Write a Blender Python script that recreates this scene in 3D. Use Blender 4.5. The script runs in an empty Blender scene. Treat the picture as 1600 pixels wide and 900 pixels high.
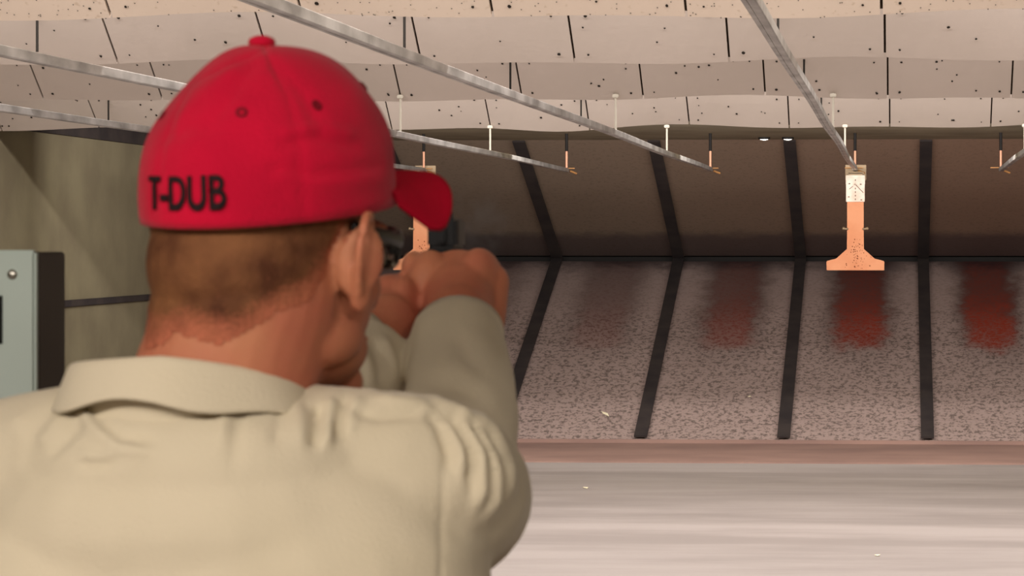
import bpy, bmesh, math, random
from mathutils import Vector, Matrix, Euler, noise
random.seed(7)
PI = math.pi
S = bpy.context.scene
C = S.collection

# ------------------------------------------------------------------ camera
F = 4000.0; CX = 1168.0; CY = 375.0; YAW = math.atan(236.0/4000.0); CZ = 1.74
cd = bpy.data.cameras.new('camera'); cam = bpy.data.objects.new('camera', cd); C.objects.link(cam)
cam.location = (0, 0, CZ); cam.rotation_euler = (PI/2, 0, YAW)
cd.sensor_width = 36.0; cd.lens = 90.0
cd.shift_x = -(CX-800)/1600.0; cd.shift_y = -(450-CY)/1600.0
cd.clip_start = 0.05; cd.clip_end = 100
cd.dof.use_dof = True; cd.dof.focus_distance = 17.0; cd.dof.aperture_fstop = 22.0
S.camera = cam
_f = Vector((-math.sin(YAW), math.cos(YAW), 0)); _r = Vector((math.cos(YAW), math.sin(YAW), 0)); _u = Vector((0, 0, 1))
def at(px, py, Y):
    """point of the place seen at photo pixel (px,py) lying Y metres downrange"""
    d = _r*((px-CX)/F) + _u*((CY-py)/F) + _f
    return Vector((0, 0, CZ)) + d*(Y/d.y)
def pix(p):
    q = Vector(p) - Vector((0, 0, CZ)); w = q.dot(_f)
    return CX + F*q.dot(_r)/w, CY - F*q.z/w

# ------------------------------------------------------------------ world, exposure, lights
w = bpy.data.worlds.new('world'); S.world = w; w.use_nodes = True
w.node_tree.nodes['Background'].inputs[0].default_value = (0.9, 0.85, 0.8, 1)
w.node_tree.nodes['Background'].inputs[1].default_value = 0.0
vs = S.view_settings; vs.view_transform = 'Standard'; vs.look = 'None'; vs.gamma = 1.0
vs.exposure = 0.4; vs.use_curve_mapping = False

def area(name, loc, rot, sx, sy, power, col):
    l = bpy.data.lights.new(name, 'AREA'); l.shape = 'RECTANGLE'; l.size = sx; l.size_y = sy
    l.energy = power; l.color = col
    o = bpy.data.objects.new(name, l); C.objects.link(o); o.location = loc; o.rotation_euler = rot
    return o
R = math.radians
WARM = (1.0, 0.90, 0.80); NEUT = (1.0, 0.92, 0.86); COOL = (0.98, 0.95, 0.93)
# booth troffers (above and behind the camera)
BOOTH = [(-0.9, -0.9), (1.1, -0.9), (-2.9, -0.9)]
for i, (bx_, by_) in enumerate(BOOTH):
    area('troffer_light', (bx_, by_, 2.86), (R(20), 0, 0), 1.1, 0.5, (90, 48, 56)[i], WARM)
# bay strip lights between the ceiling baffles; last one unseen, added to brighten trap and targets: (Y, z, tilt, power, colour)
BAYS = [(6.9, 3.35, 18, 235, WARM), (9.75, 3.45, 20, 262, NEUT), (12.35, 3.45, 12, 120, NEUT), (15.5, 3.45, 14, 305, NEUT), (18.3, 2.60, 90, 215, NEUT)]
for (Y, z, t, p, c) in BAYS:
    area('strip_or_fill_lamp', (-0.6, Y, z-0.045), (R(t), 0, 0), 9.4 if Y > 18 else 10.2, 0.12, p, c)

# ------------------------------------------------------------------ materials
def newmat(name):
    m = bpy.data.materials.new(name); m.use_nodes = True
    nt = m.node_tree; b = nt.nodes['Principled BSDF']
    return m, nt, b
def srgb(r, g, b):
    f = lambda c: (c/255/12.92) if c/255 <= 0.04045 else ((c/255+0.055)/1.055)**2.4
    return (f(r), f(g), f(b), 1)
def mat(name, col, rough=0.7, metal=0.0, var=None, scale=8.0, detail=4.0, bump=0.0, bscale=60.0, stretch=(1, 1, 1), lo=0.35, hi=0.65, spec=0.3, sss=0.0, sheen=0.0):
    m, nt, b = newmat(name)
    b.inputs['Base Color'].default_value = col
    b.inputs['Roughness'].default_value = rough; b.inputs['Metallic'].default_value = metal
    b.inputs['Specular IOR Level'].default_value = spec
    tc = nt.nodes.new('ShaderNodeTexCoord'); mp = nt.nodes.new('ShaderNodeMapping'); mp.inputs['Scale'].default_value = stretch
    nt.links.new(tc.outputs['Object'], mp.inputs[0])
    if var:
        n = nt.nodes.new('ShaderNodeTexNoise'); n.inputs['Scale'].default_value = scale; n.inputs['Detail'].default_value = detail
        r = nt.nodes.new('ShaderNodeValToRGB'); r.color_ramp.elements[0].position = lo; r.color_ramp.elements[1].position = hi
        r.color_ramp.elements[0].color = col; r.color_ramp.elements[1].color = var
        nt.links.new(mp.outputs[0], n.inputs['Vector']); nt.links.new(n.outputs['Fac'], r.inputs[0]); nt.links.new(r.outputs[0], b.inputs['Base Color'])
    if bump:
        n = nt.nodes.new('ShaderNodeTexNoise'); n.inputs['Scale'].default_value = bscale; n.inputs['Detail'].default_value = 3
        bp = nt.nodes.new('ShaderNodeBump'); bp.inputs['Strength'].default_value = bump; bp.inputs['Distance'].default_value = 0.004
        nt.links.new(mp.outputs[0], n.inputs['Vector']); nt.links.new(n.outputs['Fac'], bp.inputs['Height']); nt.links.new(bp.outputs[0], b.inputs['Normal'])
    if sss:
        b.inputs['Subsurface Weight'].default_value = sss; b.inputs['Subsurface Radius'].default_value = (0.012, 0.004, 0.002); b.inputs['Subsurface Scale'].default_value = 1.0
    if sheen: b.inputs['Sheen Weight'].default_value = sheen
    return m
def emit(name, col, s):
    m, nt, b = newmat(name)
    b.inputs['Base Color'].default_value = (0.8, 0.8, 0.8, 1)
    b.inputs['Emission Color'].default_value = col; b.inputs['Emission Strength'].default_value = s
    return m

M = {}
M['baffle'] = mat('baffle_board', srgb(205, 193, 184), 0.85, var=srgb(193, 181, 171), scale=1.3, lo=0.3, hi=0.75, bump=0.12, bscale=40)
M['perforated'] = mat('acoustic_board', srgb(222, 206, 192), 0.9, var=srgb(206, 188, 170), scale=40, lo=0.62, hi=0.72)
M['screw'] = mat('dark_screw', srgb(40, 34, 28), 0.6, 0.4)
M['seam'] = mat('seam_backing', srgb(58, 44, 30), 0.9)
M['strap'] = mat('strap_steel', srgb(34, 30, 26), 0.7, 0.3)
M['galv'] = mat('galvanised_steel', srgb(190, 188, 186), 0.42, 0.55, var=srgb(140, 138, 136), scale=9, stretch=(1, 0.5, 1), bump=0.25, bscale=14)
M['white_rod'] = mat('pale_rod', srgb(214, 208, 194), 0.5, 0.1)
M['copper'] = mat('copper_rod', srgb(232, 170, 140), 0.5, 0.1)
M['brass'] = mat('brass_bar', srgb(170, 124, 76), 0.6, 0.3)
M['black'] = mat('black_paint', srgb(22, 19, 18), 0.7)
M['rubber'] = mat('black_rubber', srgb(58, 51, 49), 0.85, var=srgb(44, 39, 40), scale=5)
M['wall'] = mat('painted_block_wall', srgb(124, 117, 94), 0.9, var=srgb(112, 104, 84), scale=2.5, bump=0.15, bscale=25)
M['ceil'] = mat('dark_ceiling', srgb(96, 88, 78), 0.95)
M['soffit'] = mat('soffit_steel', srgb(152, 147, 126), 0.75, var=srgb(134, 128, 108), scale=2)
M['booth'] = mat('booth_paint', srgb(196, 186, 168), 0.9)
M['card'] = mat('orange_card', srgb(206, 144, 108), 0.85, var=srgb(198, 132, 96), scale=6)
M['fleck'] = mat('bullet_fleck', srgb(105, 52, 26), 0.9)
M['whitecard'] = mat('white_card', srgb(236, 222, 210), 0.8, var=srgb(214, 196, 180), scale=14)
M['pencil'] = mat('grey_line', srgb(120, 96, 84), 0.9)
M['greybracket'] = mat('grey_bracket', srgb(140, 122, 98), 0.5, 0.5)
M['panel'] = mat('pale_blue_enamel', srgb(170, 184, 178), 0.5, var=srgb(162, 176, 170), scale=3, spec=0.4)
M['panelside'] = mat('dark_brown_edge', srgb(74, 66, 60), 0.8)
M['slot'] = mat('slot_black', srgb(10, 12, 12), 0.8)
M['chrome'] = mat('screw_steel', srgb(170, 168, 160), 0.3, 1.0)
M['scrap'] = mat('scrap_or_streak', srgb(235, 226, 196), 0.9)
M['lampwhite'] = emit('downlight_glow', (1, 0.93, 0.82, 1), 3.0)
M['diffuser'] = emit('lamp_diffuser', (1, 0.9, 0.75, 1), 1.5)
M['housing'] = mat('lamp_housing', srgb(200, 196, 188), 0.6)
# person
M['shirt'] = mat('khaki_cotton', srgb(206, 195, 172), 0.95, var=srgb(200, 189, 165), scale=7, bump=0.25, bscale=420, spec=0.1, sheen=0.15)
M['cap'] = mat('red_wool', srgb(198, 14, 52), 0.9, var=srgb(184, 12, 48), scale=18, bump=0.3, bscale=350, spec=0.1, sheen=0.1)
M['capbill'] = mat('red_wool_bill', srgb(198, 14, 48), 0.9, var=srgb(186, 12, 44), scale=18, bump=0.3, bscale=350, spec=0.08)
M['cap_dark'] = mat('eyelet_thread', srgb(120, 4, 26), 0.9)
M['capseam'] = mat('red_seam', srgb(176, 6, 34), 0.95)
M['letter'] = mat('black_thread', srgb(30, 12, 16), 0.85)
M['skin'] = mat('skin', srgb(186, 122, 90), 0.6, var=srgb(180, 106, 82), scale=14, detail=3, bump=0.1, bscale=220, sss=0.08)
M['trouser'] = mat('dark_denim', srgb(38, 42, 56), 0.9, bump=0.2, bscale=300)
M['leather'] = mat('black_leather', srgb(24, 20, 18), 0.5)
M['sole'] = mat('shoe_sole', srgb(30, 30, 30), 0.9)
M['gun'] = mat('blued_steel', srgb(12, 12, 14), 0.45, 0.4)
M['grip'] = mat('pistol_polymer', srgb(10, 10, 11), 0.75, bump=0.5, bscale=200)
M['frame'] = mat('black_plastic', srgb(14, 14, 15), 0.35, spec=0.5)
M['eye'] = mat('eye_white', srgb(230, 225, 215), 0.3)
M['iris'] = mat('iris', srgb(60, 50, 40), 0.3)
m, nt, b = newmat('clear_lens')
b.inputs['Base Color'].default_value = (0.16, 0.16, 0.17, 1); b.inputs['Roughness'].default_value = 0.02
b.inputs['Transmission Weight'].default_value = 1.0; b.inputs['IOR'].default_value = 1.15
M['lens'] = m

# hair: brown buzz cut thinning towards its lower edge (density attribute of the hair itself)
m, nt, b = newmat('short_brown_hair')
tc = nt.nodes.new('ShaderNodeTexCoord'); n1 = nt.nodes.new('ShaderNodeTexNoise'); n1.inputs['Scale'].default_value = 28; n1.inputs['Detail'].default_value = 5
n2 = nt.nodes.new('ShaderNodeTexNoise'); n2.inputs['Scale'].default_value = 420; n2.inputs['Detail'].default_value = 2
nt.links.new(tc.outputs['Object'], n1.inputs[0]); nt.links.new(tc.outputs['Object'], n2.inputs[0])
r1 = nt.nodes.new('ShaderNodeValToRGB'); r1.color_ramp.elements[0].color = srgb(78, 44, 26); r1.color_ramp.elements[1].color = srgb(130, 86, 54)
r1.color_ramp.elements[0].position = 0.3; r1.color_ramp.elements[1].position = 0.7
nt.links.new(n1.outputs['Fac'], r1.inputs[0])
at_ = nt.nodes.new('ShaderNodeAttribute'); at_.attribute_name = 'hair_cover'
ad = nt.nodes.new('ShaderNodeMath'); ad.operation = 'MULTIPLY_ADD'; ad.inputs[1].default_value = 1.0
sb = nt.nodes.new('ShaderNodeMath'); sb.operation = 'SUBTRACT'; sb.inputs[1].default_value = 0.5
nt.links.new(n2.outputs['Fac'], sb.inputs[0]); nt.links.new(at_.outputs['Fac'], ad.inputs[0]); nt.links.new(sb.outputs[0], ad.inputs[2]); ad.use_clamp = True
mx = nt.nodes.new('ShaderNodeMixRGB'); mx.inputs[1].default_value = srgb(184, 106, 80)
nt.links.new(ad.outputs[0], mx.inputs[0]); nt.links.new(r1.outputs[0], mx.inputs[2]); nt.links.new(mx.outputs[0], b.inputs['Base Color'])
bp = nt.nodes.new('ShaderNodeBump'); bp.inputs['Strength'].default_value = 0.5; bp.inputs['Distance'].default_value = 0.002
nt.links.new(n2.outputs['Fac'], bp.inputs['Height']); nt.links.new(bp.outputs[0], b.inputs['Normal'])
b.inputs['Roughness'].default_value = 0.8; b.inputs['Specular IOR Level'].default_value = 0.2
M['hair'] = m

class G:
    """small node-graph helper"""
    def __init__(s, nt): s.nt = nt
    def n(s, t, **k):
        x = s.nt.nodes.new(t)
        for a, v in k.items(): setattr(x, a, v)
        return x
    def link(s, a, b): s.nt.links.new(a, b)
    def val(s, x, inp):
        if hasattr(x, 'links'): s.link(x, inp)
        else: inp.default_value = x
    def m(s, op, a, b=0.0, c=0.0, clamp=False):
        x = s.n('ShaderNodeMath', operation=op, use_clamp=clamp); s.val(a, x.inputs[0]); s.val(b, x.inputs[1]); s.val(c, x.inputs[2]); return x.outputs[0]
    def mix(s, f, a, b):
        x = s.n('ShaderNodeMixRGB'); s.val(f, x.inputs[0]); s.val(a, x.inputs[1]); s.val(b, x.inputs[2]); return x.outputs[0]
    def noise(s, v, sc, det=4, rough=0.5):
        x = s.n('ShaderNodeTexNoise'); x.inputs['Scale'].default_value = sc; x.inputs['Detail'].default_value = det; x.inputs['Roughness'].default_value = rough; s.link(v, x.inputs['Vector']); return x.outputs['Fac']
    def rng(s, x, a, b, c=0.0, d=1.0, smooth=True):
        y = s.n('ShaderNodeMapRange', interpolation_type='SMOOTHSTEP' if smooth else 'LINEAR'); s.val(x, y.inputs[0])
        for i, q in enumerate((a, b, c, d)): y.inputs[i+1].default_value = q
        return y.outputs[0]

LANE = 1.22; LX = -0.365                     # lane pitch, lane centre in front of the shooter
def plate_mat(name, lower):
    m, nt, b = newmat(name); g = G(nt)
    tc = g.n('ShaderNodeTexCoord'); v = tc.outputs['Object']; sp = g.n('ShaderNodeSeparateXYZ'); g.link(v, sp.inputs[0])
    X, Y_, Z = sp.outputs
    big = g.noise(v, 1.2, 5); fine = g.noise(v, 26, 6, 0.75); mid = g.noise(v, 5, 5, 0.6)
    if lower:
        base = g.mix(big, srgb(150, 132, 126), srgb(172, 152, 146))
        # speckle of lead splashes, denser below mid height
        s = g.m('MULTIPLY', g.rng(fine, 0.49, 0.58), g.rng(Z, 1.25, 0.85, 0.25, 0.9))
        base = g.mix(g.m('MULTIPLY', s, 0.75), base, srgb(62, 54, 50))
        # every lane has a rust and soot patch where the bullets strike
        q = g.m('DIVIDE', g.m('SUBTRACT', X, LX), LANE); fr = g.m('ABSOLUTE', g.m('SUBTRACT', g.m('FRACT', g.m('ADD', q, 50.5)), 0.5))
        wob = g.m('MULTIPLY', g.m('SUBTRACT', mid, 0.5), 0.25)
        lane = g.rng(g.m('ADD', fr, wob), 0.13, 0.36, 1.0, 0.0)
        zz = g.m('ADD', Z, wob)
        soot = g.m('MULTIPLY', g.m('MULTIPLY', lane, g.rng(zz, 0.52, 1.15)), g.rng(X, -4.0, 0.0, 0.45, 1.0))
        base = g.mix(g.m('MULTIPLY', soot, 0.88), base, srgb(58, 36, 32))
        rl = g.rng(g.m('ADD', fr, wob), 0.10, 0.25, 1.0, 0.0)
        rust = g.m('MULTIPLY', g.m('MULTIPLY', rl, g.rng(zz, 0.70, 0.82)), g.rng(zz, 0.92, 1.3, 1.0, 0.4))
        rust = g.m('MULTIPLY', rust, g.rng(X, -3.0, 0.3, 0.15, 0.95))
        rust = g.m('MULTIPLY', rust, g.rng(fine, 0.35, 0.6, 0.45, 1.0))
        base = g.mix(rust, base, srgb(146, 52, 32))
        # darker in a narrow band along the throat
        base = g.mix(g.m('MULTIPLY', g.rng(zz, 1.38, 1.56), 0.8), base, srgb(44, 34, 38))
    else:
        base = g.mix(big, srgb(138, 123, 108), srgb(124, 110, 96))
        base = g.mix(g.m('MULTIPLY', g.rng(X, -4.0, 1.5), 0.35), base, srgb(138, 94, 74))
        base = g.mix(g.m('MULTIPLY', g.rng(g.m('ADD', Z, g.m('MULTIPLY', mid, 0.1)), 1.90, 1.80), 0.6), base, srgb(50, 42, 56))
        base = g.mix(g.m('MULTIPLY', g.rng(fine, 0.5, 0.65), 0.25), base, srgb(70, 56, 46))
    g.link(base, b.inputs['Base Color']); b.inputs['Roughness'].default_value = 0.75; b.inputs['Specular IOR Level'].default_value = 0.2
    bp = g.n('ShaderNodeBump'); bp.inputs['Strength'].default_value = 0.25; bp.inputs['Distance'].default_value = 0.01
    g.link(fine, bp.inputs['Height']); g.link(bp.outputs[0], b.inputs['Normal'])
    return m
M['plate_low'] = plate_mat('lower_trap_steel', True)
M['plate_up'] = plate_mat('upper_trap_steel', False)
def floor_mat():
    m, nt, b = newmat('range_floor'); g = G(nt)
    tc = g.n('ShaderNodeTexCoord'); mp = g.n('ShaderNodeMapping'); mp.inputs['Scale'].default_value = (0.35, 1.6, 1); g.link(tc.outputs['Object'], mp.inputs[0])
    a = g.noise(mp.outputs[0], 1.0, 6, 0.6); c = g.noise(tc.outputs['Object'], 30, 4)
    base = g.mix(g.rng(a, 0.35, 0.65), srgb(132, 124, 121), srgb(152, 144, 141)); base = g.mix(g.m('MULTIPLY', c, 0.2), base, srgb(130, 122, 118))
    g.link(base, b.inputs['Base Color']); b.inputs['Roughness'].default_value = 0.6; b.inputs['Specular IOR Level'].default_value = 0.3
    return m
M['floor'] = floor_mat()
M['apron'] = mat('apron_steel', srgb(150, 122, 112), 0.7, var=srgb(136, 110, 102), scale=2.0, stretch=(0.6, 1, 1))

# ------------------------------------------------------------------ helpers
def setp(o, label=None, cat=None, group=None, kind=None):
    if label: o['label'] = label
    if cat: o['category'] = cat
    if group: o['group'] = group
    if kind: o['kind'] = kind
    return o
def empty(name, loc, label, cat, group=None):
    o = bpy.data.objects.new(name, None); C.objects.link(o); o.location = loc; o.empty_display_size = 0.1
    return setp(o, label, cat, group)
def obj(name, bm, mats, parent=None, smooth=False, world=True):
    me = bpy.data.meshes.new(name)
    bmesh.ops.recalc_face_normals(bm, faces=bm.faces[:]) if smooth != 'raw' else None
    bm.to_mesh(me); bm.free()
    for mm in (mats if isinstance(mats, (list, tuple)) else [mats]): me.materials.append(mm)
    if smooth:
        for p in me.polygons: p.use_smooth = True
    o = bpy.data.objects.new(name, me); C.objects.link(o)
    if parent is not None:
        o.parent = parent
        if world: o.matrix_parent_inverse = pm(parent).inverted()
    return o
def pm(o):
    m = Matrix.LocRotScale(o.location, o.rotation_euler, o.scale)
    return (pm(o.parent) @ o.matrix_parent_inverse @ m) if o.parent else m
def box(bm, c, s, mi=0, bev=0.0, rot=None):
    r = bmesh.ops.create_cube(bm, size=1.0)
    vs_ = r['verts']
    mt = Matrix.Translation(Vector(c)) @ (rot.to_4x4() if rot else Matrix()) @ Matrix.Diagonal((s[0], s[1], s[2], 1))
    bmesh.ops.transform(bm, matrix=mt, verts=vs_)
    fs = {f for v in vs_ for f in v.link_faces}
    for f in fs: f.material_index = mi
    if bev:
        es = {e for v in vs_ for e in v.link_edges}
        rr = bmesh.ops.bevel(bm, geom=list(es), offset=bev, segments=2, affect='EDGES', clamp_overlap=True)
        for f in rr['faces']: f.material_index = mi
    return vs_
def poly(bm, pts, mi=0):
    f = bm.faces.new([bm.verts.new(p) for p in pts]); f.material_index = mi; return f
def frame_of(t, up=Vector((0, 0, 1))):
    t = t.normalized()
    if abs(t.dot(up)) > 0.95: up = Vector((0, 1, 0))
    a = t.cross(up).normalized(); b_ = a.cross(t).normalized(); return a, b_
def tube(bm, pts, rad, seg=16, flat=1.0, up=Vector((0, 0, 1)), cap='round', mi=0, capend=None):
    """tapered tube through pts; rad per point; flat = ratio of the second radius; round or flat ends"""
    pts = [Vector(p) for p in pts]; n = len(pts)
    if not isinstance(rad, (list, tuple)): rad = [rad]*n
    if not isinstance(flat, (list, tuple)): flat = [flat]*n
    rings = []
    def ring(c, t, ra, rb):
        a, b_ = frame_of(t, up)
        return [bm.verts.new(c + a*(ra*math.cos(2*PI*k/seg)) + b_*(rb*math.sin(2*PI*k/seg))) for k in range(seg)]
    tg = []
    for i in range(n):
        t = (pts[min(i+1, n-1)] - pts[max(i-1, 0)]); tg.append(t.normalized())
    c0 = cap if isinstance(cap, str) else cap[0]; c1 = cap if isinstance(cap, str) else cap[1]
    if c0 == 'round':
        for q in (0.95, 0.75, 0.4):
            s = math.sqrt(1-q*q); rings.append(ring(pts[0]-tg[0]*rad[0]*q, tg[0], rad[0]*s, rad[0]*flat[0]*s))
    for i in range(n): rings.append(ring(pts[i], tg[i], rad[i], rad[i]*flat[i]))
    if c1 == 'round':
        for q in (0.4, 0.75, 0.95):
            s = math.sqrt(1-q*q); rings.append(ring(pts[-1]+tg[-1]*rad[-1]*q, tg[-1], rad[-1]*s, rad[-1]*flat[-1]*s))
    fs = []
    for i in range(len(rings)-1):
        for k in range(seg):
            fs.append(bm.faces.new((rings[i][k], rings[i][(k+1) % seg], rings[i+1][(k+1) % seg], rings[i+1][k])))
    fs.append(bm.faces.new(rings[0][::-1])); fs.append(bm.faces.new(rings[-1]))
    for f in fs: f.material_index = mi
    return rings
def spline(pts, n=6):
    pts = [Vector(p) for p in pts]; out = []
    for i in range(len(pts)-1):
        p0 = pts[max(i-1, 0)]; p1 = pts[i]; p2 = pts[i+1]; p3 = pts[min(i+2, len(pts)-1)]
        for k in range(n):
            t = k/n
            out.append(0.5*((2*p1)+(p2-p0)*t+(2*p0-5*p1+4*p2-p3)*t*t+(3*p1-p0-3*p2+p3)*t**3))
    out.append(pts[-1]); return out
def lerp_list(v, m):
    n = len(v)-1; out = []
    for i in range(m):
        t = i/(m-1)*n; k = min(int(t), n-1); out.append(v[k]+(v[k+1]-v[k])*(t-k))
    return out
def ell(bm, c, r, rot=None, seg=24):
    rr = bmesh.ops.create_uvsphere(bm, u_segments=seg, v_segments=seg//2, radius=1.0)
    mt = Matrix.Translation(Vector(c)) @ (rot.to_4x4() if rot else Matrix()) @ Matrix.Diagonal((r[0], r[1], r[2], 1))
    bmesh.ops.transform(bm, matrix=mt, verts=rr['verts']); return rr['verts']
def remesh(bm, voxel, smooth_it=4, fac=0.5):
    """union of closed shapes -> one continuous surface, returned as bmesh"""
    me = bpy.data.meshes.new('tmp'); bm.to_mesh(me); bm.free()
    o = bpy.data.objects.new('tmp', me); C.objects.link(o)
    md = o.modifiers.new('r', 'REMESH'); md.mode = 'VOXEL'; md.voxel_size = voxel; md.adaptivity = 0
    if smooth_it:
        s = o.modifiers.new('s', 'SMOOTH'); s.iterations = smooth_it; s.factor = fac
    dg = bpy.context.evaluated_depsgraph_get(); dg.update()
    ev = o.evaluated_get(dg); out = bmesh.new(); out.from_mesh(ev.to_mesh()); ev.to_mesh_clear()
    bpy.data.objects.remove(o); bpy.data.meshes.remove(me)
    return out

# ------------------------------------------------------------------ the room
XL, XR, YB, YF = -6.3, 4.6, -3.2, 26.6
def struct(name, bm, m, **k): return setp(obj(name, bm, m, **k), kind='structure')
bm = bmesh.new(); box(bm, ((XL+XR)/2, (YB+YF)/2, -0.05), (XR-XL+0.4, YF-YB+0.4, 0.1)); struct('floor', bm, M['floor'])
bm = bmesh.new(); box(bm, (XL-0.05, (YB+YF)/2, 2.0), (0.1, YF-YB+0.4, 4.0)); struct('wall_left', bm, M['wall'])
bm = bmesh.new(); box(bm, (XR+0.05, (YB+YF)/2, 2.0), (0.1, YF-YB+0.4, 4.0)); struct('wall_right', bm, M['wall'])
bm = bmesh.new(); box(bm, ((XL+XR)/2, YB-0.05, 2.0), (XR-XL, 0.1, 4.0)); struct('wall_rear', bm, M['booth'])
bm = bmesh.new(); box(bm, ((XL+XR)/2, YF+0.05, 2.0), (XR-XL, 0.1, 4.0)); struct('wall_back', bm, M['ceil'])
bm = bmesh.new(); box(bm, ((XL+XR)/2, (5.0+YF)/2, 4.0), (XR-XL, YF-5.0, 0.1)); box(bm, ((XL+XR)/2, 5.0, 3.45), (XR-XL, 0.08, 1.1))
box(bm, ((XL+XR)/2, (5.0+YB)/2, 2.95), (XR-XL, 5.0-YB, 0.1)); struct('ceiling', bm, M['booth'])
# dark stripe along the side wall, and a dark strip standing in for the shaded gap under the soffit
bm = bmesh.new(); box(bm, (XL+0.012, 12.9, 1.258), (0.02, 17.3, 0.052), bev=0.003); struct('trim_1', bm, M['rubber'])
bm = bmesh.new(); box(bm, (XL+0.02, 19.55, 2.585), (0.04, 6.7, 0.11)); struct('gap_strip', bm, M['rubber'])

# soffit over the trap mouth
bm = bmesh.new(); box(bm, ((XL+XR)/2, (17.62+22.9)/2, 2.665), (XR-XL, 22.9-17.62, 0.05)); struct('trim_3', bm, M['soffit'])

# ------------------------------------------------------------------ bullet trap
Zt, Yt, Zs, Ys, Zb, Yb = 2.645, 22.9, 1.555, 25.5, 0.035, 21.72
trap = empty('bullet_trap', (-0.85, Ys, 0), 'wide steel bullet trap of two sloping plates with black seam strips, across the far end', 'bullet trap')
def slab(bm, x0, x1, p, q, th, mi=0):
    (ya, za), (yb, zb) = p, q
    n = Vector((0, zb-za, -(yb-ya))).normalized()
    v = [Vector((x, y, z))+n*t for t in (0, th) for (x, y, z) in ((x0, ya, za), (x1, ya, za), (x1, yb, zb), (x0, yb, zb))]
    V = [bm.verts.new(a) for a in v]
    for f in ((0, 1, 2, 3), (7, 6, 5, 4), (0, 4, 5, 1), (1, 5, 6, 2), (2, 6, 7, 3), (3, 7, 4, 0)):
        bm.faces.new([V[i] for i in f]).material_index = mi
gap = 0.028
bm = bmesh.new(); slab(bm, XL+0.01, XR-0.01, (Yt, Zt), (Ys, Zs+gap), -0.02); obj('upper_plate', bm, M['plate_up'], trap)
bm = bmesh.new(); slab(bm, XL+0.01, XR-0.01, (Ys, Zs-gap), (Yb, Zb), -0.02); obj('lower_plate', bm, M['plate_low'], trap)
bm = bmesh.new(); box(bm, ((XL+XR)/2, Ys+0.12, Zs), (XR-XL-0.02, 0.05, 0.3)); obj('throat', bm, M['black'], trap)
SX = 0.245
for k in range(-3, 6):
    x = SX - LANE*k
    if not XL < x < XR: continue
    w_ = 0.055
    def off(y, z, dy, dz): return (y+dy, z+dz)
    bm = bmesh.new(); slab(bm, x-w_, x+w_, (Yt-0.012, Zt-0.01), (Ys-0.02, Zs+gap-0.012), 0.018); obj('seam_strip', bm, M['rubber'], trap)
    bm = bmesh.new(); slab(bm, x-w_, x+w_, (Ys-0.02, Zs-gap+0.014), (Yb, Zb+0.025), 0.018); obj('seam_strip', bm, M['rubber'], trap)
bm = bmesh.new(); box(bm, ((XL+XR)/2, Yb-0.005, 0.02), (XR-XL-0.02, 0.03, 0.045), bev=0.006); obj('bottom_lip', bm, M['apron'], trap)
bm = bmesh.new(); box(bm, ((XL+XR)/2, (19.9+Yb-0.02)/2, 0.006), (XR-XL-0.02, Yb-0.02-19.9, 0.012)); obj('floor_apron', bm, M['apron'], trap)

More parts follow.
